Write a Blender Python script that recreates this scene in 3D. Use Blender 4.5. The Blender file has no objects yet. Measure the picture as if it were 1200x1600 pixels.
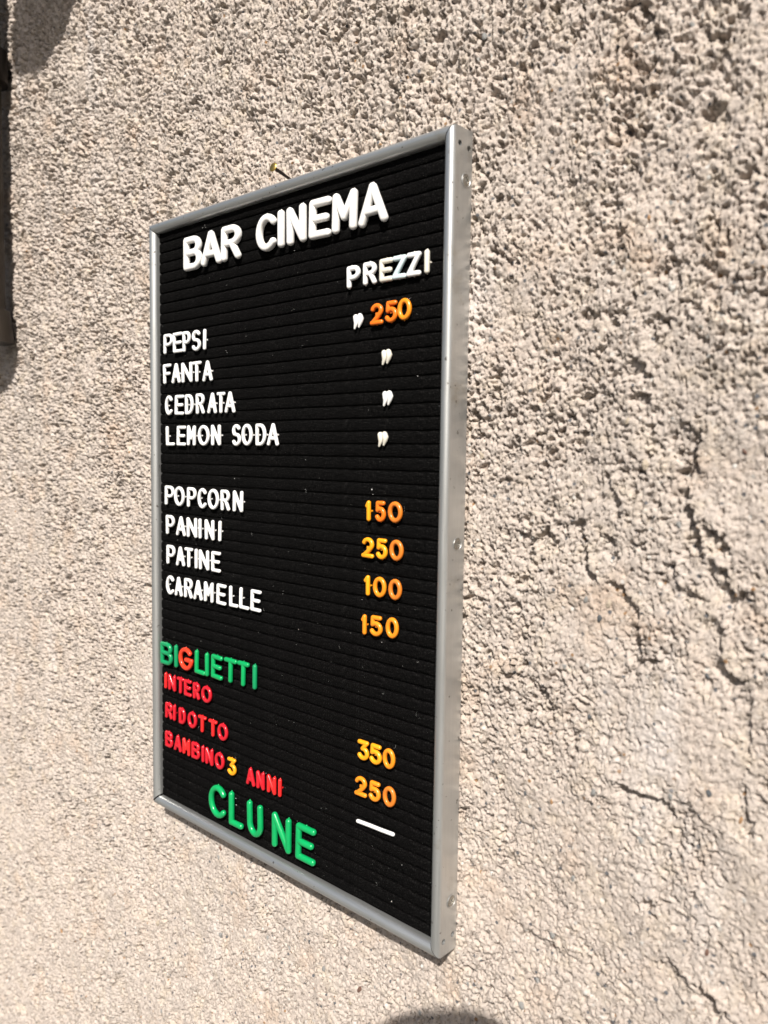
import bpy, bmesh, math, random
import numpy as np
from mathutils import Vector, Matrix
random.seed(7); rng = np.random.default_rng(11)
S = bpy.context.scene
COL = S.collection

# ------------------------------------------------------------ camera, light
BW, BH, BD = 0.38817, 0.600, 0.02248          # board width, height, depth
YF = -BD + 0.0075                              # face of the felt ribs
cd = bpy.data.cameras.new('camera'); cam = bpy.data.objects.new('camera', cd); COL.objects.link(cam)
right = Vector((0.73678769, 0.67598849, 0.01354578))
down = Vector((0.05830710, -0.04356599, -0.99734763))
fwd = Vector((-0.67360536, 0.73562327, -0.07151381))
CAM = Vector((0.54600696, -0.47173009, 0.07235174))
m = Matrix.Identity(4)
for i in range(3):
    m[i][0] = right[i]; m[i][1] = -down[i]; m[i][2] = -fwd[i]; m[i][3] = CAM[i]
cam.matrix_world = m
cd.sensor_fit = 'VERTICAL'; cd.sensor_height = 36; cd.sensor_width = 27
cd.lens = 36 * 1258.283 / 1600
cd.clip_start = 0.01; cd.clip_end = 200
cd.dof.use_dof = True; cd.dof.focus_distance = 0.70; cd.dof.aperture_fstop = cd.lens / 4.4
S.camera = cam

SUN = Vector((0.44673, -0.61128, 0.65328)).normalized()    # towards the sun
w = bpy.data.worlds.new('World'); S.world = w; w.use_nodes = True
nt = w.node_tree; bg = nt.nodes['Background']
sky = nt.nodes.new('ShaderNodeTexSky'); sky.sky_type = 'NISHITA'; sky.sun_disc = False
sky.sun_elevation = math.asin(SUN.z); sky.sun_rotation = math.atan2(SUN.x, SUN.y)
sky.air_density = 1.0; sky.dust_density = 2.5
nt.links.new(sky.outputs[0], bg.inputs[0]); bg.inputs[1].default_value = 0.05
sl = bpy.data.lights.new('sun', 'SUN'); sl.energy = 5.0; sl.angle = math.radians(0.7); sl.color = (1.0, 0.96, 0.90)
so = bpy.data.objects.new('sun', sl); COL.objects.link(so); so.rotation_euler = SUN.to_track_quat('Z', 'Y').to_euler()
S.view_settings.view_transform = 'Standard'; S.view_settings.look = 'None'
S.view_settings.exposure = 0.68; S.view_settings.gamma = 1

# ------------------------------------------------------------ helpers
def mk(name, verts, faces, mat, parent=None, smooth=False):
    me = bpy.data.meshes.new(name); me.from_pydata([tuple(v) for v in verts], [], faces); me.update()
    if smooth:
        for p in me.polygons: p.use_smooth = True
    return link(name, me, mat, parent)

def link(name, me, mat, parent=None):
    o = bpy.data.objects.new(name, me); COL.objects.link(o)
    if mat and not me.materials: me.materials.append(mat)
    if parent: o.parent = parent
    return o

def tag(o, label, cat=None, group=None, kind=None):
    o['label'] = label
    if cat: o['category'] = cat
    if group: o['group'] = group
    if kind: o['kind'] = kind
    return o

def empty(name, loc):
    o = bpy.data.objects.new(name, None); o.location = loc; o.empty_display_size = 0.02; COL.objects.link(o); return o

class N:
    """small node-tree writer"""
    def __init__(s, name, **kw):
        s.m = bpy.data.materials.new(name); s.m.use_nodes = True; s.t = s.m.node_tree
        s.b = s.t.nodes['Principled BSDF']
        for k, v in kw.items(): s.b.inputs[k.replace('_', ' ')].default_value = v
        s.co = s.t.nodes.new('ShaderNodeTexCoord').outputs['Object']
    def n(s, ty, **kw):
        nd = s.t.nodes.new(ty)
        for k, v in kw.items():
            k2 = k.replace('_', ' ')
            if k2 in nd.inputs: 
                if isinstance(v, bpy.types.NodeSocket): s.t.links.new(v, nd.inputs[k2])
                else: nd.inputs[k2].default_value = v
            else: setattr(nd, k, v)
        return nd
    def noise(s, scale, detail=4, rough=0.55, vec=None):
        nd = s.n('ShaderNodeTexNoise', Scale=scale, Detail=detail, Roughness=rough)
        s.t.links.new(vec or s.co, nd.inputs['Vector']); return nd.outputs['Fac']
    def ramp(s, fac, stops):
        nd = s.t.nodes.new('ShaderNodeValToRGB'); s.t.links.new(fac, nd.inputs[0])
        e = nd.color_ramp.elements
        while len(e) < len(stops): e.new(0.5)
        for q, (p, c) in zip(e, stops):
            q.position = p; q.color = (*c, 1) if isinstance(c, tuple) else (c, c, c, 1)
        return nd.outputs['Color']
    def mix(s, fac, a, b, mode='MIX'):
        nd = s.t.nodes.new('ShaderNodeMix'); nd.data_type = 'RGBA'; nd.blend_type = mode
        for sock, v in ((nd.inputs[0], fac), (nd.inputs[6], a), (nd.inputs[7], b)):
            if isinstance(v, bpy.types.NodeSocket): s.t.links.new(v, sock)
            elif isinstance(v, tuple): sock.default_value = (*v, 1)
            else: sock.default_value = v
        return nd.outputs[2]
    def bump(s, h, dist, strength=1.0, prev=None):
        nd = s.n('ShaderNodeBump', Strength=strength, Distance=dist); s.t.links.new(h, nd.inputs['Height'])
        if prev: s.t.links.new(prev, nd.inputs['Normal'])
        s.t.links.new(nd.outputs[0], s.b.inputs['Normal']); return nd.outputs[0]
    def set(s, k, v): s.t.links.new(v, s.b.inputs[k])
    def map(s, sc):
        nd = s.n('ShaderNodeMapping'); nd.inputs['Scale'].default_value = sc; s.t.links.new(s.co, nd.inputs[0]); return nd.outputs[0]

# ------------------------------------------------------------ materials
def mat_wall():
    a = N('cement_render', Roughness=0.95)
    a.b.inputs['Specular IOR Level'].default_value = 0.15
    big = a.noise(5, 6, 0.65); mid = a.noise(45, 5, 0.65); fine = a.noise(520, 3, 0.6)
    c = a.mix(a.ramp(big, [(0.35, 0.0), (0.65, 1.0)]), (0.454, 0.386, 0.337), (0.411, 0.356, 0.314))
    c = a.mix(a.ramp(mid, [(0.50, 0.0), (0.72, 0.8)]), c, (0.478, 0.401, 0.317))
    c = a.mix(a.ramp(a.noise(18, 4, 0.5), [(0.56, 0.0), (0.70, 0.75)]), c, (0.425, 0.330, 0.260))
    c = a.mix(a.ramp(fine, [(0.30, 0.55), (0.48, 0.0)]), c, (0.261, 0.225, 0.198))
    c = a.mix(a.ramp(a.noise(330, 2, 0.5), [(0.60, 0.0), (0.70, 0.65)]), c, (0.552, 0.497, 0.444))
    c = a.mix(a.ramp(a.noise(290, 3, 0.6), [(0.375, 0.75), (0.415, 0.0)]), c, (0.150, 0.125, 0.105))
    # grains of sand in the render: dark, rust and pale
    v = a.t.nodes.new('ShaderNodeTexVoronoi'); v.inputs['Scale'].default_value = 175; a.t.links.new(a.co, v.inputs['Vector'])
    near = a.ramp(v.outputs['Distance'], [(0.20, 1.0), (0.28, 0.0)])
    sep = a.t.nodes.new('ShaderNodeSeparateColor'); a.t.links.new(v.outputs['Color'], sep.inputs[0])
    def pick(sock, lo):
        mth = a.n('ShaderNodeMath', operation='MULTIPLY'); a.t.links.new(near, mth.inputs[0])
        a.t.links.new(a.ramp(sock, [(lo, 0.0), (lo + 0.01, 1.0)]), mth.inputs[1]); return mth.outputs[0]
    c = a.mix(pick(sep.outputs[0], 0.84), c, (0.10, 0.10, 0.105))
    c = a.mix(pick(sep.outputs[1], 0.95), c, (0.241, 0.144, 0.077))
    c = a.mix(pick(sep.outputs[2], 0.93), c, (0.484, 0.459, 0.424))
    # thin lime stains running down the right and the lower left
    st = a.ramp(a.noise(1.0, 5, 0.6, a.map((16, 16, 3.2))), [(0.60, 0.0), (0.74, 0.6)])
    c = a.mix(st, c, (0.522, 0.478, 0.453))
    a.set('Base Color', c)
    p = a.bump(a.noise(900, 3, 0.7), 0.0006, 0.8)
    a.bump(a.noise(360, 5, 0.75), 0.0011, 0.8, p)
    return a.m

def mat_alu(name='brushed_aluminium', sc=(1, 1, 1)):
    a = N(name, Metallic=0.85, Roughness=0.4)
    br = a.noise(200, 5, 0.7, a.map(sc)); d = a.noise(30, 6, 0.7)
    c = a.mix(br, (0.42, 0.425, 0.415), (0.60, 0.60, 0.585))
    c = a.mix(a.ramp(d, [(0.60, 0.0), (0.78, 0.55)]), c, (0.33, 0.28, 0.20))
    sp = a.noise(240, 2, 0.5); c = a.mix(a.ramp(sp, [(0.71, 0.0), (0.74, 0.8)]), c, (0.10, 0.085, 0.07))
    a.set('Base Color', c)
    a.set('Roughness', a.ramp(a.noise(60, 5, 0.6, a.map(sc)), [(0.3, 0.33), (0.75, 0.48)]))
    a.bump(br, 0.00006, 0.5)
    return a.m

def mat_plastic(name, c, rough=0.3, sss=0.0):
    a = N(name, Roughness=rough)
    v = a.noise(90, 4, 0.6)
    d = tuple(x * 0.86 for x in c)
    col = a.mix(a.ramp(v, [(0.35, 0.0), (0.7, 1.0)]), c, d)
    sp = a.noise(700, 2, 0.5); col = a.mix(a.ramp(sp, [(0.70, 0.0), (0.76, 0.5)]), col, tuple(x * 0.55 + 0.04 for x in c))
    a.set('Base Color', col)
    a.b.inputs['Subsurface Weight'].default_value = sss
    a.b.inputs['Subsurface Radius'].default_value = (0.002, 0.0015, 0.001)
    a.bump(a.noise(260, 3, 0.5), 0.0002, 0.35)
    return a.m

def mat_felt():
    a = N('black_felt', Roughness=1.0)
    a.b.inputs['Specular IOR Level'].default_value = 0.0
    f = a.noise(2600, 2, 0.8); g = a.noise(160, 5, 0.7)
    c = a.mix(a.ramp(f, [(0.50, 0.0), (0.82, 1.0)]), (0.0012, 0.0012, 0.0012), (0.0216, 0.0207, 0.0205))
    c = a.mix(a.ramp(a.noise(850, 2, 0.7), [(0.56, 0.0), (0.72, 1.0)]), c, (0.0245, 0.0230, 0.0223))
    c = a.mix(a.ramp(g, [(0.55, 0.0), (0.8, 0.5)]), c, (0.0086, 0.0081, 0.0079))
    a.set('Base Color', c)
    a.b.inputs['Sheen Weight'].default_value = 0.0; a.b.inputs['Sheen Roughness'].default_value = 0.6
    p = a.bump(f, 0.0005, 0.9); a.bump(a.noise(500, 4, 0.7), 0.0006, 0.7, p)
    return a.m

def mat_plain(name, c, rough=0.6, metal=0.0, var=0.25, scale=120, bump=0.0003):
    a = N(name, Roughness=rough, Metallic=metal)
    v = a.noise(scale, 5, 0.65)
    a.set('Base Color', a.mix(v, tuple(x * (1 - var) for x in c), tuple(min(1, x * (1 + var)) for x in c)))
    a.bump(v, bump, 0.6)
    return a.m

M = dict(
    wall=mat_wall(), felt=mat_felt(),
    alu=mat_alu('brushed_aluminium_upright', (8, 8, 0.25)), aluh=mat_alu('brushed_aluminium_crossbar', (0.25, 8, 8)),
    white=mat_plastic('white_plastic', (0.80, 0.79, 0.77), 0.32, 0.15),
    title=mat_plastic('warm_white_plastic', (0.78, 0.76, 0.73), 0.35, 0.15),
    cream=mat_plastic('yellowed_plastic', (0.66, 0.62, 0.53), 0.4, 0.1),
    bluish=mat_plastic('bluish_plastic', (0.58, 0.68, 0.69), 0.35, 0.1),
    green=mat_plastic('green_plastic', (0.003, 0.30, 0.085), 0.22),
    dgreen=mat_plastic('darker_green_plastic', (0.005, 0.24, 0.085), 0.22),
    red=mat_plastic('red_plastic', (0.52, 0.010, 0.020), 0.22),
    bred=mat_plastic('bright_red_plastic', (0.66, 0.018, 0.018), 0.22),
    ored=mat_plastic('orange_red_plastic', (0.70, 0.045, 0.016), 0.25),
    orange=mat_plastic('orange_plastic', (0.78, 0.165, 0.010), 0.28),
    lorange=mat_plastic('light_orange_plastic', (0.80, 0.245, 0.012), 0.28),
    borange=mat_plastic('brownish_orange_plastic', (0.64, 0.175, 0.018), 0.3),
    yellow=mat_plastic('yellow_orange_plastic', (0.85, 0.325, 0.010), 0.28),
    steel=mat_plain('screw_steel', (0.40, 0.385, 0.35), 0.38, 1.0, 0.2, 500, 0.0001),
    brass=mat_plain('brass_nail_head', (0.62, 0.42, 0.12), 0.35, 1.0, 0.3, 700, 0.0003),
    iron=mat_plain('dark_iron', (0.03, 0.024, 0.02), 0.55, 0.7, 0.4, 300, 0.0003),
    pipe=mat_plain('dark_brown_painted_metal', (0.022, 0.016, 0.011), 0.5, 0.0, 0.3, 60, 0.0006),
    board=mat_plain('dark_backing_and_gap_shade', (0.02, 0.018, 0.016), 0.9, 0.0, 0.2, 80),
    dust=mat_plain('pale_dust', (0.55, 0.54, 0.52), 0.9, 0.0, 0.1, 900),
    glass=mat_plain('occluder_enamel', (0.10, 0.13, 0.12), 0.35, 0.0, 0.1, 60),
    phone=mat_plain('black_phone_shell', (0.02, 0.02, 0.022), 0.35, 0.0, 0.1, 60),
    paving=mat_plain('grey_paving', (0.12, 0.115, 0.105), 0.95, 0.0, 0.25, 14, 0.004),
    peb_d=mat_plain('dark_slate_grain', (0.075, 0.08, 0.085), 0.75, 0, 0.35, 420, 0.0006),
    peb_g=mat_plain('grey_stone_grain', (0.21, 0.205, 0.195), 0.8, 0, 0.3, 420, 0.0006),
    peb_o=mat_plain('rust_stone_grain', (0.30, 0.17, 0.08), 0.8, 0, 0.3, 420, 0.0006),
    peb_b=mat_plain('brown_stone_grain', (0.13, 0.07, 0.05), 0.8, 0, 0.3, 420, 0.0006),
    peb_t=mat_plain('tan_stone_grain', (0.36, 0.30, 0.23), 0.85, 0, 0.2, 420, 0.0006),
    peb_w=mat_plain('white_stone_grain', (0.50, 0.48, 0.44), 0.7, 0, 0.15, 420, 0.0006),
)

ROWS = [
    ('title', 'L', [('B', -120.0, 20.4, 245.6), ('A', -90.0, 22.8, 245.4), ('R', -60.3, 19.8, 245.2)]),
    ('title', 'L', [('C', -9.4, 21.6, 245.1), ('I', 9.6, 0.6, 245.8), ('N', 29.3, 16.2, 246.5)]),
    ('title', 'L', [('E', 57.6, 18.0, 245.4), ('M', 85.3, 19.8, 245.5), ('A', 116.4, 23.4, 245.7)]),
    ('prezzi', 'M', [('P', 95.5, 10.2, 201.3), ('R', 112.8, 9.6, 201.5), ('E', 130.1, 9.6, 201.6), ('Z', 142.8, 9.6, 201.8), ('Z', 156.9, 9.6, 201.9), ('I', 169.3, 0.6, 202.0)]),
    ('p1', 'N', [('2', 120.2, 9.6, 170.6), ('5', 135.1, 9.0, 170.9), ('0', 148.1, 9.6, 171.2)]),
    ('d1', 'N', [('"', 100.4, 9.0, 169.2)]),
    ('d2', 'N', [('"', 130.6, 8.4, 139.5)]),
    ('d3', 'N', [('"', 132.4, 9.0, 108.4)]),
    ('d4', 'N', [('"', 128.2, 8.4, 77.7)]),
    ('l1', 'S', [('P', -164.7, 12.6, 169.7), ('E', -147.5, 12.0, 169.5), ('P', -132.6, 9.0, 169.2), ('S', -116.6, 10.2, 169.0), ('I', -103.1, 0.6, 168.7)]),
    ('l2', 'S', [('F', -166.3, 9.6, 139.9), ('A', -151.2, 10.8, 139.7), ('N', -132.1, 13.2, 139.4), ('T', -115.7, 11.4, 139.2), ('A', -98.3, 12.0, 138.9)]),
    ('l3', 'S', [('C', -164.0, 9.6, 108.5), ('E', -145.8, 11.4, 108.4), ('D', -128.5, 9.6, 108.4), ('R', -110.1, 9.6, 108.4), ('A', -91.2, 10.8, 108.4), ('T', -77.3, 9.0, 108.3), ('A', -63.3, 11.4, 108.3)]),
    ('l4', 'S', [('L', -161.7, 10.8, 78.0), ('E', -142.6, 11.4, 78.0), ('M', -125.4, 9.6, 78.1), ('O', -104.4, 14.4, 78.1), ('N', -84.9, 10.8, 78.2), ('S', -53.5, 9.0, 78.2), ('O', -37.9, 11.4, 78.3), ('D', -18.3, 10.8, 78.3), ('A', -1.9, 11.4, 78.3)]),
    ('s1', 'S', [('P', -164.0, 12.0, 18.0), ('O', -146.3, 13.2, 17.9), ('P', -125.1, 11.4, 17.8), ('C', -107.2, 10.8, 17.7), ('O', -89.7, 13.2, 17.7), ('R', -70.4, 9.6, 17.6), ('N', -51.5, 10.8, 17.5)]),
    ('s2', 'S', [('P', -162.6, 10.8, -11.8), ('A', -144.0, 12.0, -11.8), ('N', -124.6, 12.6, -11.9), ('I', -111.0, 0.0, -11.9), ('N', -95.3, 10.8, -12.0), ('I', -79.3, 0.0, -12.0)]),
    ('s3', 'S', [('P', -162.1, 10.8, -42.3), ('A', -144.8, 10.8, -42.2), ('T', -130.4, 10.2, -42.1), ('I', -117.8, 0.0, -42.0), ('N', -104.5, 12.6, -42.0), ('E', -85.2, 10.8, -41.8)]),
    ('s4', 'S', [('C', -163.2, 11.4, -73.4), ('A', -148.3, 9.6, -73.2), ('R', -131.4, 10.2, -72.9), ('A', -114.8, 10.8, -72.7), ('M', -97.2, 10.8, -72.4), ('E', -76.9, 11.4, -72.1), ('L', -57.5, 9.6, -71.7), ('L', -41.8, 10.8, -71.5), ('E', -25.0, 11.4, -71.2)]),
    ('big', 'G', [('B', -170.4, 16.2, -147.6), ('I', -152.7, 0.0, -147.1), ('G', -135.3, 19.2, -146.6), ('L', -110.8, 12.6, -145.9), ('I', -99.4, -0.6, -145.6), ('E', -83.5, 13.2, -145.1), ('T', -62.2, 14.4, -144.4), ('T', -42.9, 12.0, -143.8), ('I', -25.8, 0.0, -143.2)]),
    ('int', 'R', [('I', -173.4, 0.0, -173.2), ('N', -161.5, 9.0, -173.1), ('T', -146.5, 8.4, -172.9), ('E', -133.2, 8.4, -172.8), ('R', -118.5, 7.2, -172.7), ('O', -101.7, 12.6, -172.5)]),
    ('rid', 'R', [('R', -167.8, 8.4, -203.9), ('I', -157.8, -1.8, -203.9), ('D', -143.3, 7.8, -203.9), ('O', -125.8, 10.8, -203.8), ('T', -108.9, 9.6, -203.8), ('T', -91.0, 9.6, -203.7), ('O', -75.5, 12.0, -203.7)]),
    ('bam', 'R', [('B', -167.7, 9.6, -234.3), ('A', -151.6, 9.6, -234.2), ('M', -136.3, 9.0, -234.0), ('B', -120.1, 9.6, -233.8), ('I', -107.5, -0.6, -233.7), ('N', -96.9, 8.4, -233.5), ('O', -80.3, 10.8, -233.3)]),
    ('three', 'R', [('3', -60.8, 9.6, -233.5)]),
    ('ann', 'R', [('A', -32.2, 9.0, -235.1), ('N', -17.7, 7.2, -234.5), ('N', -2.3, 8.4, -233.9), ('I', 9.2, -1.2, -233.4)]),
    ('clu', 'C', [('C', -81.5, 21.6, -281.3), ('L', -52.6, 14.4, -281.1), ('U', -23.8, 15.6, -280.9), ('N', 13.2, 18.6, -280.6), ('E', 44.7, 18.0, -280.3)]),
    ('p2', 'N', [('1', 113.9, 2.4, 20.1), ('5', 127.1, 7.2, 20.4), ('0', 142.1, 10.8, 20.7)]),
    ('p3', 'N', [('2', 113.8, 9.6, -8.8), ('5', 128.9, 8.4, -8.5), ('0', 144.0, 10.2, -8.2)]),
    ('p4', 'N', [('1', 113.7, 3.6, -38.6), ('0', 127.0, 9.6, -38.4), ('0', 143.0, 9.6, -38.3)]),
    ('p5', 'N', [('1', 110.8, 2.4, -70.1), ('5', 124.1, 9.6, -69.3), ('0', 140.5, 9.0, -68.3)]),
    ('p6', 'N', [('3', 111.7, 9.0, -171.7), ('5', 125.2, 9.6, -171.5), ('0', 139.3, 9.0, -171.2)]),
    ('p7', 'N', [('2', 109.3, 9.6, -202.1), ('5', 124.6, 9.0, -201.7), ('0', 140.1, 9.6, -201.3)]),
]
PEBBLES = [(376.3, -125.1, 4.9, 'd'), (394.1, -136.8, 4.2, 'o'), (335.3, -167.7, 4.6, 'g'), (331.8, -139.3, 4.0, 'd'), (353.7, -133.8, 4.8, 'g'), (303.3, -145.9, 5.4, 'g'), (274.8, -255.9, 5.1, 'g'), (279.0, -67.5, 3.9, 'g'), (372.0, -55.6, 3.5, 'd'), (399.7, -50.0, 2.8, 'd'), (250.3, -163.3, 4.1, 'd'), (230.0, -211.2, 3.2, 'd'), (316.7, -205.3, 3.2, 'd'), (289.3, -210.2, 4.6, 'g'), (378.3, -223.6, 4.7, 'b'), (374.2, -195.2, 2.3, 'd'), (322.6, -249.9, 2.2, 'd'), (327.1, -247.8, 2.2, 'd'), (252.9, -317.0, 5.9, 'g'), (263.7, -294.6, 4.5, 'g'), (265.6, -99.7, 3.7, 'o'), (271.8, -162.3, 3.7, 'o'), (222.0, -233.3, 5.0, 'w'), (212.2, -235.6, 3.3, 'o'), (384.2, -203.5, 3.8, 'w'), (351.0, -106.2, 3.0, 't'), (341.6, -91.6, 3.0, 'd'), (297.1, -97.4, 4.5, 'd'), (359.2, -214.1, 4.5, 'g'), (276.0, -263.2, 3.4, 'b'), (387.6, -238.3, 4.1, 'd'), (361.4, -173.6, 3.3, 'g'), (225.8, -63.4, 6.3, 'g'), (403.3, -36.7, 2.7, 'g'), (301.5, -31.6, 5.4, 'd'), (307.1, -21.5, 5.3, 't'), (291.8, -20.4, 5.4, 'g'), (225.5, 90.1, 5.1, 't'), (210.2, 155.2, 6.9, 'g'), (351.3, 32.2, 6.4, 'g'), (387.7, 76.8, 4.1, 'b'), (307.8, 6.2, 3.4, 'w'), (261.2, -41.3, 3.7, 'd'), (278.1, -67.7, 4.3, 'g'), (316.5, 95.2, 4.3, 't'), (343.8, 96.2, 2.9, 'g'), (329.5, 68.1, 6.6, 't'), (205.0, 72.8, 6.3, 't'), (260.2, 335.2, 5.4, 'd'), (347.0, 322.6, 4.8, 'g'), (326.1, 216.9, 3.8, 'o'), (296.1, 293.8, 4.9, 'w'), (360.6, 233.8, 3.6, 'w'), (338.0, 223.2, 4.4, 'g'), (202.5, 361.6, 5.8, 'g'), (309.7, 255.9, 7.2, 't'), (341.4, 174.3, 6.4, 'w'), (0.4, -386.0, 6.4, 'g'), (-49.7, -339.6, 2.2, 'd'), (28.0, -368.0, 3.4, 'd'), (-109.1, -338.5, 5.0, 'g'), (-105.6, -420.5, 5.9, 'g'), (47.2, -385.4, 6.1, 'g'), (18.4, -381.5, 3.7, 'b'), (-19.1, -415.9, 2.7, 'b'), (-58.5, -392.9, 3.7, 'o'), (-106.6, -328.3, 5.0, 'b'), (-65.3, -403.2, 4.3, 'g'), (-13.4, -324.0, 2.4, 'g'), (-29.9, -389.3, 4.9, 'g'), (-87.5, -367.7, 4.3, 'g'), (-93.4, -343.1, 3.8, 'd'), (91.3, -383.3, 7.2, 'b'), (158.9, -370.3, 5.5, 'g'), (252.3, -317.8, 5.5, 'g'), (264.2, -294.7, 4.8, 'g'), (204.5, -324.8, 3.8, 'g'), (173.0, -341.0, 2.1, 'b'), (81.9, -398.6, 6.0, 't'), (143.9, -375.0, 2.8, 'g'), (123.5, -350.0, 4.7, 't'), (47.9, -384.9, 3.8, 'g'), (106.5, -375.5, 2.9, 'g'), (-291.6, -497.9, 6.6, 'd'), (-425.5, -504.4, 6.5, 'd'), (-458.7, -565.7, 5.9, 'o'), (-467.8, -359.0, 5.9, 'o'), (-539.0, -364.9, 7.7, 'g'), (-578.4, -555.1, 5.6, 'd'), (-493.5, -513.5, 5.3, 'g'), (-184.1, -504.4, 5.5, 'g'), (-357.6, -557.0, 4.9, 'b'), (-415.5, -420.5, 5.0, 'd'), (-215.3, -555.3, 5.0, 'g'), (-107.2, -420.3, 5.7, 'g'), (-222.7, -455.3, 7.5, 't'), (-430.2, -283.1, 3.6, 'o'), (-380.9, -361.9, 3.5, 'o'), (-318.7, -332.5, 4.7, 'o')]
LEDGES = [([(305.3, 242.2), (306.6, 228.6), (309.5, 208.9)], 2.5), ([(361.8, 86.6), (355.8, 72.9), (348.8, 64.1)], 4), ([(361.9, 73.0), (357.7, 61.4), (357.7, 44.0), (364.1, 31.4), (368.4, 13.0)], 4), ([(366.0, 35.9), (377.5, 31.0), (382.8, 20.1)], 3.5), ([(374.9, 10.8), (382.0, 5.8), (385.9, -3.6), (395.1, -1.1)], 3.5), ([(303.6, 61.4), (310.7, 50.8), (315.8, 37.2)], 2.5), ([(298.6, 72.2), (299.8, 58.2), (301.4, 44.1)], 2), ([(288.3, 29.9), (290.8, 8.5), (299.2, -6.6)], 3.5), ([(247.2, 1.8), (250.7, 15.6), (260.1, 23.0)], 3.5), ([(304.2, 22.3), (309.3, 19.6), (311.1, 7.3)], 2.5), ([(308.5, -4.8), (320.5, -11.9), (328.2, -24.8), (331.7, -53.6)], 2.5), ([(380.4, -21.5), (382.5, -52.8), (393.4, -52.8)], 3), ([(318.4, -136.5), (336.5, -135.9), (344.6, -139.0), (352.3, -138.9), (358.8, -147.6)], 2.8), ([(360.5, -133.3), (367.4, -138.0)], 2.8), ([(349.3, -239.8), (362.5, -238.5), (370.6, -251.1)], 3.5), ([(376.9, -243.4), (382.4, -251.5), (391.2, -257.0)], 4), ([(397.2, -61.9), (398.1, -97.3)], 1.6), ([(396.7, -113.5), (398.1, -128.9), (400.8, -145.4)], 1.8), ([(336.7, -205.9), (343.1, -204.1), (343.9, -212.5)], 3), ([(241.9, -259.9), (266.3, -263.9), (288.3, -263.9)], 1.8), ([(254.7, -80.7), (266.5, -88.5), (269.9, -103.0)], 3), ([(365.7, 275.8), (360.3, 272.6), (354.8, 270.7)], 4), ([(369.6, 311.1), (365.9, 303.0), (358.0, 295.5)], 3.5), ([(321.9, 343.7), (326.2, 332.5), (331.0, 323.9)], 4), ([(318.2, 134.3), (324.8, 129.4), (331.2, 123.8)], 3), ([(317.5, 111.8), (325.3, 114.8), (330.9, 111.3), (331.3, 104.6)], 2.8), ([(348.0, 8.0), (352.9, -1.9), (363.5, -6.5)], 2.2), ([(304.1, 164.8), (309.3, 156.7)], 3), ([(323.9, 153.0), (333.0, 157.2), (337.6, 155.3)], 2.5), ([(343.7, 190.3), (347.0, 182.8), (346.5, 177.2)], 4), ([(312.5, 285.6), (308.8, 279.4), (304.7, 280.5)], 4), ([(-110.5, -392.0), (-100.6, -371.4), (-99.4, -358.8)], 1.5), ([(-502.7, 214.9), (-512.7, 199.2), (-527.3, 192.0)], 3)]

# ------------------------------------------------------------ wall
def perlin(x, y, seed):
    g = np.random.default_rng(seed); T = 256
    ang = g.random((T, T)) * 2 * np.pi; GX = np.cos(ang).astype(np.float32); GY = np.sin(ang).astype(np.float32)
    xi = np.floor(x).astype(np.int32); yi = np.floor(y).astype(np.int32)
    fx = (x - xi).astype(np.float32); fy = (y - yi).astype(np.float32)
    u = fx * fx * fx * (fx * (fx * 6 - 15) + 10); v = fy * fy * fy * (fy * (fy * 6 - 15) + 10)
    def d(i, j):
        a, b = (xi + i) & 255, (yi + j) & 255
        return GX[a, b] * (fx - i) + GY[a, b] * (fy - j)
    n0 = d(0, 0) * (1 - u) + d(1, 0) * u; n1 = d(0, 1) * (1 - u) + d(1, 1) * u
    return (n0 * (1 - v) + n1 * v) * 1.5

def fbm(x, y, seed, octv=4, gain=0.5):
    s = 0; a = 1.0
    for i in range(octv):
        s = s + a * perlin(x * 2 ** i + 17 * i, y * 2 ** i + 31 * i, seed + i); a *= gain
    return s

def lumps(x, y, seed, prob=1.0):
    """height of rounded grains scattered one to a cell, 0..1"""
    g = np.random.default_rng(seed); T = 256
    OX = g.random((T, T)).astype(np.float32); OY = g.random((T, T)).astype(np.float32)
    R = (0.28 + 0.42 * g.random((T, T))).astype(np.float32); H = (0.35 + 0.65 * g.random((T, T))).astype(np.float32)
    H = np.where(g.random((T, T)) < prob, H, 0).astype(np.float32)
    xi = np.floor(x).astype(np.int32); yi = np.floor(y).astype(np.int32); fx = x - xi; fy = y - yi
    out = np.zeros_like(fx)
    for i in (-1, 0, 1):
        for j in (-1, 0, 1):
            a, b = (xi + i) & 255, (yi + j) & 255
            q = 1 - ((fx - i - OX[a, b]) ** 2 + (fy - j - OY[a, b]) ** 2) / R[a, b] ** 2
            out = np.maximum(out, H[a, b] * np.clip(q, 0, 1) ** 0.75)
    return out

def sstep(t, a, b):
    t = np.clip((t - a) / (b - a), 0, 1); return t * t * (3 - 2 * t)

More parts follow.
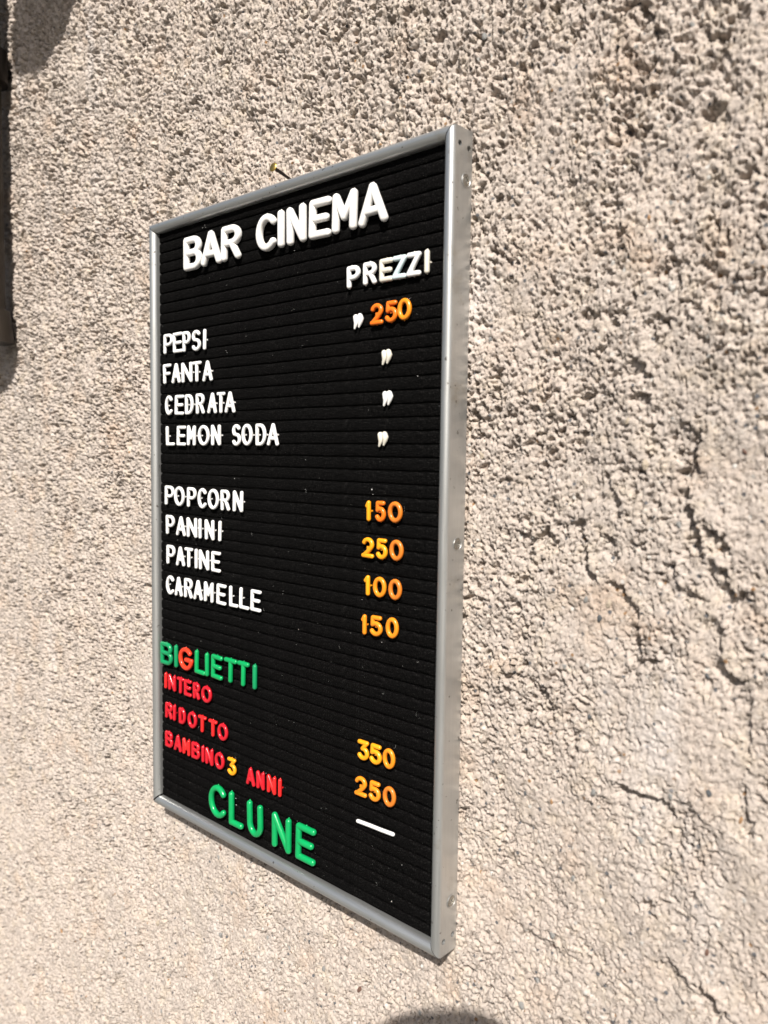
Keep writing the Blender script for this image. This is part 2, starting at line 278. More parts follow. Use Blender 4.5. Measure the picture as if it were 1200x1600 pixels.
def relief(X, Z):
    """how far the render stands out of the wall plane, in mm (X, Z in mm)"""
    X = X.astype(np.float32); Z = Z.astype(np.float32)
    wx = fbm(X / 7, Z / 7, 3, 3) * 1.5; wz = fbm(X / 7, Z / 7, 9, 3) * 1.5
    x = X + wx; z = Z + wz
    # coarse above, trowelled smoother below; a coarse patch over the board
    rough = 0.72 + 0.32 * sstep(Z, -330, 140) + 0.52 * fbm(X / 70, Z / 70, 21, 4)
    rough = rough + 0.45 * np.exp(-((X - 150) / 130) ** 2 - ((Z - 430) / 70) ** 2) 
    rough = rough - 0.26 * sstep(X, 180, 330) * (1 - 0.6 * sstep(Z, 120, 300)) + 0.25 * sstep(-X, 150, 420) * (1 - sstep(Z, -300, 0))
    rough = np.clip(rough, 0.40, 1.5)
    h = 3.0 * fbm(X / 170, Z / 170, 31, 3) + 1.1 * fbm(X / 38, Z / 38, 41, 3)
    l1 = lumps(x / 4.4, z / 4.1, 51, 0.75); l2 = lumps(x / 2.5, z / 2.3, 52, 0.8); l3 = lumps(x / 8, z / 7.4, 53, 0.35)
    g = 0.95 * l1 + 0.75 * l2 + 0.8 * l3
    g = g + 0.62 * fbm(x / 3.0, z / 3.0, 61, 3, 0.6) + 0.35 * (0.3 - np.abs(fbm(x / 3.6, z / 3.4, 66, 2, 0.5)))
    n = fbm(x / 3.0, z / 2.8, 71, 2, 0.5)
    g = g - 3.0 * sstep(n, 0.40, 0.47)
    g = g - 3.4 * lumps(x / 3.3 + 7, z / 3.0 + 3, 57, 0.24) - 3.6 * lumps(x / 5.2 + 3, z / 4.6 + 5, 58, 0.12)
    n2 = fbm(x / 14, z / 12, 81, 3, 0.6)
    g = g - 3.6 * sstep(n2, 0.50, 0.60) * sstep(rough, 0.5, 0.9)
    left = sstep(-X, 60, 420)
    g = g + left * (1.5 * lumps(x / 7.5, z / 4.6, 54, 0.7) - 3.4 * sstep(fbm(x / 6.5, z / 3.8, 73, 2, 0.5), 0.30, 0.40))
    g = g * (1 - 0.22 * sstep(X, 180, 380))
    pk = 1 + 0.7 * fbm(X / 34, Z / 34, 111, 2)
    g = g - 1.1 * np.clip(pk - 0.9, 0, 1) * sstep(fbm(x / 4.4, z / 4.0, 113, 2), 0.18, 0.34)
    h = h + 1.16 * g * rough
    # stepped, torn ledges
    t = fbm(x / 30 + 5, z / 42, 91, 4, 0.55) * 3.2
    h = h + 0.7 * rough * (np.floor(t) + sstep(t - np.floor(t), 0.0, 0.16))
    # ledges and cracks one can see in the render on the right
    L = np.array([-0.5645, -0.8254])
    for pl, amp in LEDGES:
        P = np.array(pl, float)
        x0, z0 = P.min(0) - 24; x1, z1 = P.max(0) + 24
        sel = (X > x0) & (X < x1) & (Z > z0) & (Z < z1)
        if not sel.any(): continue
        xs_, zs_ = X[sel], Z[sel]
        px = xs_ + wx[sel] * 1.2 + 2.0 * fbm(xs_ / 5, zs_ / 5, 101, 3, 0.6) + 2.5 * perlin(xs_ / 18, zs_ / 18, 103)
        pz = zs_ + wz[sel] * 1.2 + 2.0 * fbm(xs_ / 5, zs_ / 5, 105, 3, 0.6) + 2.5 * perlin(xs_ / 18, zs_ / 18, 107)
        best = np.full(px.shape, 1e9, np.float32); side = np.zeros_like(best); par = np.zeros_like(best)
        for i in range(len(P) - 1):
            a, b = P[i], P[i + 1]; d = b - a; ln = np.hypot(*d) + 1e-6
            nrm = np.array([-d[1], d[0]]) / ln
            if nrm @ L < 0: nrm = -nrm
            tt = ((px - a[0]) * d[0] + (pz - a[1]) * d[1]) / ln ** 2; tc = np.clip(tt, 0, 1)
            dist = np.hypot(px - a[0] - tc * d[0], pz - a[1] - tc * d[1])
            s = (px - a[0]) * nrm[0] + (pz - a[1]) * nrm[1]
            k = dist < best
            best = np.where(k, dist, best); side = np.where(k, s, side)
            endd = np.where((tt < 0) & (i == 0) | (tt > 1) & (i == len(P) - 2), 1, 0)
            par = np.where(k, endd, par)
        gap_ = 0.35 + 0.9 * np.clip(0.5 + fbm(xs_ / 12, zs_ / 12, 109, 2), 0, 1)
        depth = amp * 1.5 * gap_ * np.exp(-(best / 11.0) ** 1.6) * sstep(side, -0.5, 0.9) + 0.12 * amp * gap_ * np.exp(-best / 0.9)
        depth = depth * np.where(par > 0, np.exp(-best / 1.5), 1)
        lip = 0.5 * amp * np.exp(-best / 7) * (side < 0)
        hh = h[sel]; hh += (lip - depth).astype(hh.dtype); h[sel] = hh
    # keep the plaster below the back of the board
    inside = (1 - sstep(np.abs(X), 200, 225)) * (1 - sstep(np.abs(Z), 306, 330))
    h = h - 2.2
    cap = np.minimum(h, 0.2)
    return h * (1 - inside) + cap * inside

def axis(parts):
    out = []
    for a, b, s0, s1 in parts:
        p = a
        while p < b:
            out.append(p); t = (p - a) / (b - a); p += s0 + (s1 - s0) * t
    out.append(parts[-1][1]); return np.array(out, np.float32)

zf = axis([(-1050, -840, 7, 2.0), (-840, -620, 1.5, 1.1), (-620, -420, 1.0, 0.9), (-420, 450, 0.86, 0.86), (450, 700, 0.95, 1.3), (700, 1050, 2.0, 9)])
def thin(lo, hi, k=6):
    inn = (zf > lo) & (zf < hi); idx = np.arange(len(zf)); return zf[inn | (idx % k == 0) | (idx == len(zf) - 1)]
strips = [(axis([(-1000, -700, 12, 3), (-700, -180, 2.2, 1.2)]), zf),
          (axis([(-180, 120, 0.95, 0.72)]), thin(-660, 560)),
          (axis([(120, 430, 0.68, 0.60), (430, 470, 1.2, 6), (470, 1000, 8, 14)]), thin(-440, 470))]
cos, fcs, base = [], [], 0
for xs, zs in strips:
    XX, ZZ = np.meshgrid(xs, zs)
    HH = relief(XX, ZZ); nx, nz = len(xs), len(zs)
    co = np.stack([XX / 1000, -HH / 1000, ZZ / 1000], -1).reshape(-1, 3).astype(np.float32)
    ii = (np.arange(nz - 1)[:, None] * nx + np.arange(nx - 1)[None, :])
    xc = (xs[:-1] + xs[1:]) / 2; zc = (zs[:-1] + zs[1:]) / 2
    keep = ~((np.abs(xc)[None, :] < 176) & (np.abs(zc)[:, None] < 282))   # never seen behind the board
    ii = ii[keep]
    F = np.stack([ii, ii + 1, ii + 1 + nx, ii + nx], -1).astype(np.int32)
    used = np.zeros(len(co), bool); used[F.ravel()] = True
    remap = np.cumsum(used) - 1; cos.append(co[used]); fcs.append((remap[F] + base).astype(np.int32)); base += int(used.sum())
co = np.concatenate(cos); F4 = np.concatenate(fcs)
me = bpy.data.meshes.new('concrete_wall')
me.vertices.add(len(co)); me.vertices.foreach_set('co', co.ravel())
me.loops.add(F4.size); me.loops.foreach_set('vertex_index', F4.ravel())
me.polygons.add(len(F4)); me.polygons.foreach_set('loop_start', np.arange(0, F4.size, 4, dtype=np.int32))
me.polygons.foreach_set('loop_total', np.full(len(F4), 4, np.int32))
me.polygons.foreach_set('use_smooth', np.ones(len(F4), bool))
me.update(calc_edges=True)
wall = empty('concrete_wall', (0, 0, -1.05))
tag(wall, 'rough sunlit beige cement wall behind the black letter board', 'wall')
wf = link('cement_render', me, M['wall'], wall); wf.location = (0, 0, 1.05)

def wall_y(x, z): return -float(relief(np.array([[x * 1000.]]), np.array([[z * 1000.]]))[0, 0]) / 1000

# grains of stone showing in the render
def stone_mesh(seed):
    g = random.Random(seed); bm = bmesh.new(); bmesh.ops.create_icosphere(bm, subdivisions=2, radius=1)
    for v in bm.verts:
        k = 0.78 + 0.4 * g.random(); v.co *= k
        v.co.x *= 1.0 if v.co.x > 0 else 0.8
    me = bpy.data.meshes.new('pebble'); bm.to_mesh(me); bm.free()
    return me
stones = {}
for i, (x, z, mm, c) in enumerate(PEBBLES):
    key = (c, i % 3)
    if key not in stones:
        stones[key] = stone_mesh(hash_ := (ord(c) * 7 + i % 3)); stones[key].materials.append(M['peb_' + c])
    o = link('pebble', stones[key], None, wall)
    g = random.Random(i); s = mm / 2000 * 0.95
    o.location = (x / 1000, wall_y(x / 1000, z / 1000) + s * 0.10, z / 1000 + 1.05)
    o.scale = (s * g.uniform(0.6, 0.85), s * 0.45, s * g.uniform(0.9, 1.15))
    o.rotation_euler = (0, g.uniform(-0.7, 0.5), 0)

# ------------------------------------------------------------ letter board
board = empty('letter_board', (0, 0, -BH / 2))
tag(board, 'black felt letter board in a thin aluminium frame hanging on the cement wall', 'letter board')
OZ = BH / 2
def on_board(o): o.location.z += OZ; return o

# frame profile: u from the outer edge inwards, v from the front backwards (mm)
prof = [(0, 22.3), (0, 4.2)]
for k in range(0, 9):
    t = k / 8 * math.pi / 2
    prof.append((4.0 * (1 - math.cos(t)), 4.0 * (1 - math.sin(t))))
for k in range(1, 9):
    t = k / 8 * math.pi / 2
    prof.append((4.0 + 5.3 * math.sin(t), 5.6 * (1 - math.cos(t))))
prof += [(9.3, 7.0), (9.3, 22.3)]
def rail(kind, length, gap0=0.15, gap1=0.15, seg=40, bend=0.0):
    """a mitred rail lying along +X from -length/2; u goes up (inwards)"""
    n = len(prof); V = []; F = []
    for s in range(seg + 1):
        t = s / seg
        for (u, v) in prof:
            a = -length / 2 * 1000 + u + gap0; b = length / 2 * 1000 - u - gap1
            V.append(((a + (b - a) * t) / 1000, (v) / 1000, u / 1000))
    for s in range(seg):
        for k in range(n):
            k2 = (k + 1) % n
            F.append((s * n + k, s * n + k2, (s + 1) * n + k2, (s + 1) * n + k))
    F.append(tuple(range(n))[::-1]); F.append(tuple(seg * n + k for k in range(n)))
    me = bpy.data.meshes.new(kind); me.from_pydata(V, [], F); me.update()
    for p in me.polygons: p.material_index = 1 if len(p.vertices) > 4 else 0  # mitre ends painted dark to stand in for shade in the gaps
    bm = bmesh.new(); bm.from_mesh(me); bmesh.ops.recalc_face_normals(bm, faces=bm.faces); bm.to_mesh(me); bm.free()
    for p in me.polygons: p.use_smooth = len(p.vertices) == 4
    try: me.set_sharp_from_angle(angle=math.radians(30))
    except Exception: pass
    return me
def place_rail(me, mat, T, label=None):
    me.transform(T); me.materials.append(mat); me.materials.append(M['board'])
    o = bpy.data.objects.new('frame_rail', me); COL.objects.link(o); o.parent = board; o.location.z = OZ
    if label: o['label'] = label
    return o
Y0 = Matrix.Translation((0, -BD, 0))
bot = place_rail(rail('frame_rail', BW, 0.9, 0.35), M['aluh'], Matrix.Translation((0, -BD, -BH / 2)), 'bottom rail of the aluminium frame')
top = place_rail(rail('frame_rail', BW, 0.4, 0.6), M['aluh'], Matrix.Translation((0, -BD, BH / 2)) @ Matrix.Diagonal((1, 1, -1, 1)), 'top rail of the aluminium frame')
top.data.flip_normals()
def upr(x, sgn, g0, g1):
    # local X -> Z, local Z(u) -> inward x
    me = rail('frame_rail', BH, g0, g1, seg=60)
    T = Matrix(((0, 0, sgn, x), (0, 1, 0, -BD), (1, 0, 0, 0), (0, 0, 0, 1)))
    if T.to_3x3().determinant() < 0: me.flip_normals()
    return me, T
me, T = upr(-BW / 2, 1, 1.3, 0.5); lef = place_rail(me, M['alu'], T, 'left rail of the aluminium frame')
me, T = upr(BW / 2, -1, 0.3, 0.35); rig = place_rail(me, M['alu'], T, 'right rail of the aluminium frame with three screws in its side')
# drill the four holes in the side of the right rail
HOLES = [(-0.01441, 0.28837), (-0.00400, 0.28708), (-0.01548, -0.28864), (-0.00467, -0.28728)]
bm = bmesh.new()
for y, z in HOLES:
    bmesh.ops.create_cone(bm, cap_ends=True, segments=20, radius1=0.0021, radius2=0.0021, depth=0.010,
        matrix=Matrix.Translation((BW / 2 + 0.001, y, z)) @ Matrix.Rotation(math.pi / 2, 4, 'Y'))
cme = bpy.data.meshes.new('hole_cutter'); bm.to_mesh(cme); bm.free()
cutter = bpy.data.objects.new('hole_cutter', cme); COL.objects.link(cutter); cutter.location.z = 0
rig.parent = None; rig.location = (0, 0, 0)
md = rig.modifiers.new('b', 'BOOLEAN'); md.operation = 'DIFFERENCE'; md.solver = 'EXACT'; md.object = cutter
bpy.context.view_layer.update()
dg = bpy.context.evaluated_depsgraph_get()
nm = bpy.data.meshes.new_from_object(rig.evaluated_get(dg)); rig.modifiers.clear(); rig.data = nm
bpy.data.objects.remove(cutter); rig.parent = board; rig.location = (0, 0, OZ)
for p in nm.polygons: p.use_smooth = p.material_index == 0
try: nm.set_sharp_from_angle(angle=math.radians(30))
except Exception: pass
for y, z in HOLES:      # disc deep in each hole, coloured dark as the shade inside
    bm = bmesh.new(); bmesh.ops.create_cone(bm, cap_ends=True, segments=16, radius1=0.0019, radius2=0.0012, depth=0.0012, matrix=Matrix.Rotation(math.pi / 2, 4, 'Y'))
    me = bpy.data.meshes.new('hole_shade_disc'); bm.to_mesh(me); bm.free()
    o = link('hole_shade_disc', me, M['board'], rig); o.location = (BW / 2 - 0.0036, y, z)
# countersunk cross-head screws
def screw_mesh():
    n = 27; R = 0.0042; V = []; idx = {}
    for i in range(n):
        for j in range(n):
            a = (i / (n - 1) * 2 - 1); b = (j / (n - 1) * 2 - 1)
            # square -> disc
            x = a * math.sqrt(1 - b * b / 2); y = b * math.sqrt(1 - a * a / 2)
            r = math.hypot(x, y); h = 0.0011 * (1 - r ** 2 * 0.9) - (0.0005 if r > 0.97 else 0)
            cx, cy = x * math.cos(.5) + y * math.sin(.5), -x * math.sin(.5) + y * math.cos(.5)
            if (abs(cx) < 0.13 and abs(cy) < 0.55) or (abs(cy) < 0.13 and abs(cx) < 0.55): h -= 0.0013 * (1 - r)+0.0003
            V.append((h, x * R, y * R))
    F = [(i * n + j, (i + 1) * n + j, (i + 1) * n + j + 1, i * n + j + 1) for i in range(n - 1) for j in range(n - 1)]
    me = bpy.data.meshes.new('screw'); me.from_pydata(V, [], F); me.update(); me.flip_normals(); me.materials.append(M['steel']); return me
sm = screw_mesh()
for k, (y, z) in enumerate([(-0.0071, 0.26477), (-0.00885, 0.00836), (-0.00748, -0.26033)]):
    o = link('screw', sm, None, rig); o.location = (BW / 2 + 0.0002, y, z); o.rotation_euler = (k * 0.9, 0, 0)
    # countersink ring
    bm = bmesh.new()
    vs = []
    for r, h in ((0.0042, -0.0001), (0.0046, 0.00035), (0.0050, 0.00005)):
        vs.append([bm.verts.new((h, r * math.cos(t * math.tau / 32), r * math.sin(t * math.tau / 32))) for t in range(32)])
    for a, b in zip(vs, vs[1:]):
        for t in range(32): bm.faces.new((a[t], a[(t + 1) % 32], b[(t + 1) % 32], b[t]))
    bmesh.ops.recalc_face_normals(bm, faces=bm.faces)
    me = bpy.data.meshes.new('screw_collar'); bm.to_mesh(me); bm.free()
    link('screw_collar', me, M['alu'], rig).location = (BW / 2 + 0.0002, y, z)

# backing and felt ribs
def box(name, lo, hi, mat, parent):
    bm = bmesh.new(); bmesh.ops.create_cube(bm, size=1)
    for v in bm.verts: v.co = [lo[i] + (hi[i] - lo[i]) * (v.co[i] + .5) for i in range(3)]
    me = bpy.data.meshes.new(name); bm.to_mesh(me); bm.free(); return link(name, me, mat, parent)
on_board(box('backing_panel', (-BW / 2 + .004, YF + .0025, -BH / 2 + .004), (BW / 2 - .004, YF + .0045, BH / 2 - .004), M['board'], board))
felt = empty('felt_panel', (0, 0, OZ)); felt.parent = board
PITCH = 0.01007; Z0 = 0.2814
def rib_mesh(seed):
    nxr = 150; L0 = BW / 2 - 0.0088; V = []; F = []
    g = np.random.default_rng(seed)
    q = np.linspace(0, 1, nxr + 1)
    e0 = perlin(q * 26 + seed * 7, q * 0 + 3.3, 5) * 0.00034; e1 = perlin(q * 31 + seed * 5, q * 0 + 9.1, 6) * 0.00034
    ey = perlin(q * 17 + seed * 3, q * 0 + 1.1, 7) * 0.00028
    hh = PITCH / 2
    pr = [(-0.5, 2.6), (-0.485, 1.1), (-0.44, 0.55), (-0.34, 0.18), (-0.15, 0.02), (0.1, 0.0), (0.32, 0.16), (0.43, 0.5), (0.475, 1.1), (0.49, 2.6)]
    for i in range(nxr + 1):
        for k, (a, d) in enumerate(pr):
            zz = a * PITCH * 0.965 + (e0[i] if a < 0 else e1[i])
            V.append((-L0 + 2 * L0 * q[i], d / 1000 + ey[i], zz))
    n = len(pr)
    for i in range(nxr):
        for k in range(n - 1): F.append((i * n + k, i * n + k + 1, (i + 1) * n + k + 1, (i + 1) * n + k))
    me = bpy.data.meshes.new('felt_rib'); me.from_pydata(V, [], F); me.update(); me.flip_normals()
    for p in me.polygons: p.use_smooth = True
    me.materials.append(M['felt']); return me
ribs = [rib_mesh(k) for k in range(5)]
z = Z0 + PITCH / 2; k = 0
while z > -0.294:
    o = link('felt_rib', ribs[k % 5], None, felt)
    o.location = (0, YF, z)
    if k % 2: o.rotation_euler = (0, 0, 0)
    z -= PITCH; k += 1

# ------------------------------------------------------------ letters
def arc(cx, cz, rx, rz, a0, a1, n=9):
    return [(cx + rx * math.cos(math.radians(a0 + (a1 - a0) * i / n)), cz + rz * math.sin(math.radians(a0 + (a1 - a0) * i / n))) for i in range(n + 1)]
G = {
 'A': [[(0, 0), (.5, 1)], [(.5, 1), (1, 0)], [(.16, .30), (.84, .30)]],
 'B': [[(0, 0), (0, 1)], [(0, 1), (.55, 1)] + arc(.62, .765, .33, .235, 90, -90) + [(0, .53)], [(.6, .53)] + arc(.66, .265, .34, .265, 90, -90) + [(0, 0)]],
 'C': [arc(.52, .5, .52, .5, 42, 318, 18)],
 'D': [[(0, 0), (0, 1)], [(0, 1), (.4, 1)] + arc(.45, .5, .55, .5, 90, -90, 12) + [(0, 0)]],
 'E': [[(0, 0), (0, 1)], [(0, 1), (1, 1)], [(0, .5), (.86, .5)], [(0, 0), (1, 0)]],
 'F': [[(0, 0), (0, 1)], [(0, 1), (1, 1)], [(0, .52), (.82, .52)]],
 'G': [arc(.5, .5, .5, .5, 42, 352, 20), [(.995, .46), (.52, .46)]],
 'I': [[(.5, 0), (.5, 1)]],
 'L': [[(0, 1), (0, 0)], [(0, 0), (1, 0)]],
 'M': [[(0, 0), (0, 1)], [(0, 1), (.5, .34)], [(.5, .34), (1, 1)], [(1, 1), (1, 0)]],
 'N': [[(0, 0), (0, 1)], [(0, 1), (1, 0)], [(1, 0), (1, 1)]],
 'O': [arc(.5, .5, .5, .5, 0, 360, 26)],
 'P': [[(0, 0), (0, 1)], [(0, 1), (.5, 1)] + arc(.58, .73, .42, .27, 90, -90) + [(0, .46)]],
 'R': [[(0, 0), (0, 1)], [(0, 1), (.5, 1)] + arc(.58, .75, .42, .25, 90, -90) + [(0, .5)], [(.55, .5), (1, 0)]],
 'S': [arc(.5, .745, .46, .255, 28, 250, 12)[:-1] + arc(.5, .255, .5, .265, 72, -155, 13)],
 'T': [[(0, 1), (1, 1)], [(.5, 1), (.5, 0)]],
 'U': [[(0, 1), (0, .36)] + arc(.5, .34, .5, .34, 180, 360, 12) + [(1, 1)]],
 'Z': [[(0, 1), (1, 1)], [(1, 1), (0, 0)], [(0, 0), (1, 0)]],
 '0': [arc(.5, .5, .5, .5, 0, 360, 26)],
 '1': [[(.1, .80), (.75, 1)], [(.75, 1), (.75, 0)]],
 '2': [arc(.5, .70, .46, .30, 160, -20, 11) + [(.72, .40), (.06, 0)], [(.0, 0), (1, 0)]],
 '3': [[(.05, 1), (.95, 1)], [(.95, 1), (.42, .60)], [(.42, .60)] + arc(.47, .30, .50, .31, 78, -150, 12)],
 '5': [[(.90, 1), (.14, 1)], [(.14, 1), (.10, .56)], [(.10, .56)] + arc(.46, .32, .50, .33, 118, -152, 13)],
}
TEAR = [[(.22, .86), (.30, .62), (.27, .38), (.10, 0)], [(.72, .90), (.82, .68), (.78, .42), (.62, .08)]]
def sweep(bm, pts, rads, ysc=0.92, nseg=12, ex=1.0):
    """round bar along a path in the XZ plane with domed ends"""
    closed = len(pts) > 3 and math.dist(pts[0], pts[-1]) < 1e-6
    P = [Vector((p[0], 0, p[1])) for p in pts]
    n = len(P); rings = []
    def se(v): return math.copysign(abs(v) ** ex, v)
    def ring(c, nrm, r):
        return [bm.verts.new(c + nrm * (r * se(math.cos(a * math.tau / nseg))) + Vector((0, r * ysc * se(math.sin(a * math.tau / nseg)), 0))) for a in range(nseg)]
    for i in range(n - (1 if closed else 0)):
        a = P[i - 1] if i > 0 else (P[n - 2] if closed else None)
        b = P[i + 1] if i < n - 1 else None
        t0 = (P[i] - a).normalized() if a is not None else None
        t1 = (b - P[i]).normalized() if b is not None else None
        t = ((t0 or t1) + (t1 or t0)).normalized()
        nrm = Vector((-t.z, 0, t.x))
        if not closed and i == 0:
            for k in (80, 60, 40, 20):
                rings.append(ring(P[0] - t * rads[0] * math.sin(math.radians(k)), nrm, rads[0] * math.cos(math.radians(k))))
        sc = 1.0
        if t0 is not None and t1 is not None:
            sc = min(1.3, 1 / max(.5, t.dot(t1)))
        rings.append(ring(P[i], nrm, rads[i] * sc))
        if not closed and i == n - 1:
            for k in (20, 40, 60, 80):
                rings.append(ring(P[i] + t * rads[i] * math.sin(math.radians(k)), nrm, rads[i] * math.cos(math.radians(k))))
    R = rings + ([rings[0]] if closed else [])
    for a, b in zip(R, R[1:]):
        for k in range(nseg): bm.faces.new((a[k], a[(k + 1) % nseg], b[(k + 1) % nseg], b[k]))
    if not closed: bm.faces.new(rings[0][::-1]); bm.faces.new(rings[-1])

SZ = {'L': (31.4, 3.1, 1.0), 'C': (32.4, 2.85, 1.0), 'G': (23.4, 2.2, 1.2), 'M': (17.2, 1.9, 1.2), 'N': (16.2, 1.75, 1.2), 'S': (19.7, 1.6, 1.4), 'R': (16.8, 1.75, 0.9), 'T': (13.3, 2.1, 1.0)}
cache = {}
def glyph(g, s, wd, var):
    key = (g, s, round(wd, 1))
    if key in cache: return cache[key]
    H, r, gap = SZ[s]; rnd = random.Random(hash((ord(g), ord(s), var)) & 0xffff)
    bm = bmesh.new(); ch = (H - 2 * r) / 1000; wd = wd / 1000; r /= 1000; gap /= 1000
    if g == '"':
        for pl in TEAR:
            pts = [((a - .5) * .0088, b * (.0133 - .0036) + .0010) for a, b in pl]
            sweep(bm, pts, [.0023, .0025, .0019, .0009])
    else:
        for pl in G[g]:
            pts = [((a - .5) * wd, r + b * ch) for a, b in pl]
            sweep(bm, pts, [r] * len(pts), nseg=16, ex={'L': .68, 'S': .75, 'M': .72, 'C': .9}.get(s, .85))
    def nub(x, z, rr, y=0.0, sz=1.0):
        bmesh.ops.create_icosphere(bm, subdivisions=2, radius=rr, matrix=Matrix.Translation((x, y, z)) @ Matrix.Diagonal((1, 1, sz, 1)))
    # moulding flash, and the pegs at the back that sit in the grooves
    top_x = {'A': 0, 'I': 0, 'L': -wd / 2, 'U': -wd / 2, 'N': wd / 2, 'M': wd / 2, 'P': -wd / 4}.get(g, 0)
    if s in 'LCGMR' and g != '"': nub(top_x, (H / 1000) - .0001, .00055 if s != 'C' else .0007, .0005, 1.5)
    if s in 'MNRG' and g != '"': nub(-wd / 2 if g in 'ABDEFMNPRU' else 0, .0002, .0005, .0006, 1.3)
    def peg(x, z, hz):
        # wedge running back from the stem into the felt
        y0, y1 = 0.0, r + gap + 0.0008; w0 = 0.0013 if s != 'S' else .0011
        vs = [bm.verts.new(v) for v in ((x - w0, y0, z - hz), (x + w0, y0, z - hz), (x + w0, y0, z + hz), (x - w0, y0, z + hz), (x - w0, y1, z - .0003), (x + w0, y1, z - .0003), (x + w0, y1, z + .0003), (x - w0, y1, z + .0003))]
        for f in ((0, 1, 2, 3), (4, 7, 6, 5), (0, 4, 5, 1), (1, 5, 6, 2), (2, 6, 7, 3), (3, 7, 4, 0)): bm.faces.new([vs[i] for i in f])
    hm = H / 2000
    if s == 'S' or g == 'I' and s in 'MR' or g in '125' and s == 'N':
        hp = .0012
        if g in 'BDEFLPRCOGMNU0': peg(-wd / 2, hm, hp)
        if g in 'DONMU0BA': peg(wd / 2 * (0.55 if g == 'A' else 1), hm, hp)
        if g in 'IT1' and s != 'X': peg(0 if g != '1' else wd / 4, hm, hp)
        if g in 'SZ235': peg(0, hm, hp)
    bmesh.ops.recalc_face_normals(bm, faces=bm.faces)
    me = bpy.data.meshes.new('plastic_letter'); bm.to_mesh(me); bm.free()
    for p in me.polygons: p.use_smooth = True
    try: me.set_sharp_from_angle(angle=math.radians(50))
    except Exception: pass
    cache[key] = me
    return me

ORD = ['first', 'second', 'third', 'fourth', 'fifth', 'sixth', 'seventh', 'eighth', 'ninth', 'tenth']
# row: words, colours and the phrase that finds the row
W_ = {'title': ('BAR', None), 'prezzi': ('PREZZI', None),
      'l1': ('PEPSI', 'the top line of drinks'), 'l2': ('FANTA', 'the second line of drinks'), 'l3': ('CEDRATA', 'the word CEDRATA'),
      'l4': ('LEMONSODA', None), 's1': ('POPCORN', 'the word POPCORN'), 's2': ('PANINI', 'the word PANINI'), 's3': ('PATINE', 'the word PATINE'),
      's4': ('CARAMELLE', 'the word CARAMELLE'), 'big': ('BIGLIETTI', 'the word BIGLIETTI'), 'int': ('INTERO', 'the word INTERO'),
      'rid': ('RIDOTTO', 'the word RIDOTTO'), 'bam': ('BAMBINO', 'the word BAMBINO'), 'ann': ('ANNI', 'the word ANNI'), 'clu': ('CLUNE', 'the big word CLUNE at the bottom')}
PRICE = {'p1': ('250', 'just under PREZZI'), 'p2': ('150', 'across from POPCORN'), 'p3': ('250', 'across from PANINI'), 'p4': ('100', 'across from PATINE'),
         'p5': ('150', 'across from CARAMELLE'), 'p6': ('350', 'across from INTERO'), 'p7': ('250', 'across from RIDOTTO')}
PCOL = {'p1': ['orange', 'orange', 'lorange'], 'p2': ['yellow', 'orange', 'borange'], 'p3': ['yellow', 'yellow', 'borange'], 'p4': ['yellow', 'lorange', 'borange'],
        'p5': ['lorange', 'lorange', 'lorange'], 'p6': ['yellow', 'yellow', 'lorange'], 'p7': ['lorange', 'lorange', 'borange']}
DCOL = {'d1': ('white', 'white ditto mark just left of the orange price 250 at the top'), 'd2': ('cream', 'cream ditto mark just below the price 250 at the top, across from the top drink'),
        'd3': ('white', 'bright white ditto mark, middle one of the three in a column'), 'd4': ('cream', 'cream ditto mark, lowest of the column, across from LEMON SODA')}
CN = {'orange': 'deep orange', 'lorange': 'light orange', 'borange': 'brownish orange', 'yellow': 'yellow orange'}
jit = random.Random(5)
tcount = 0
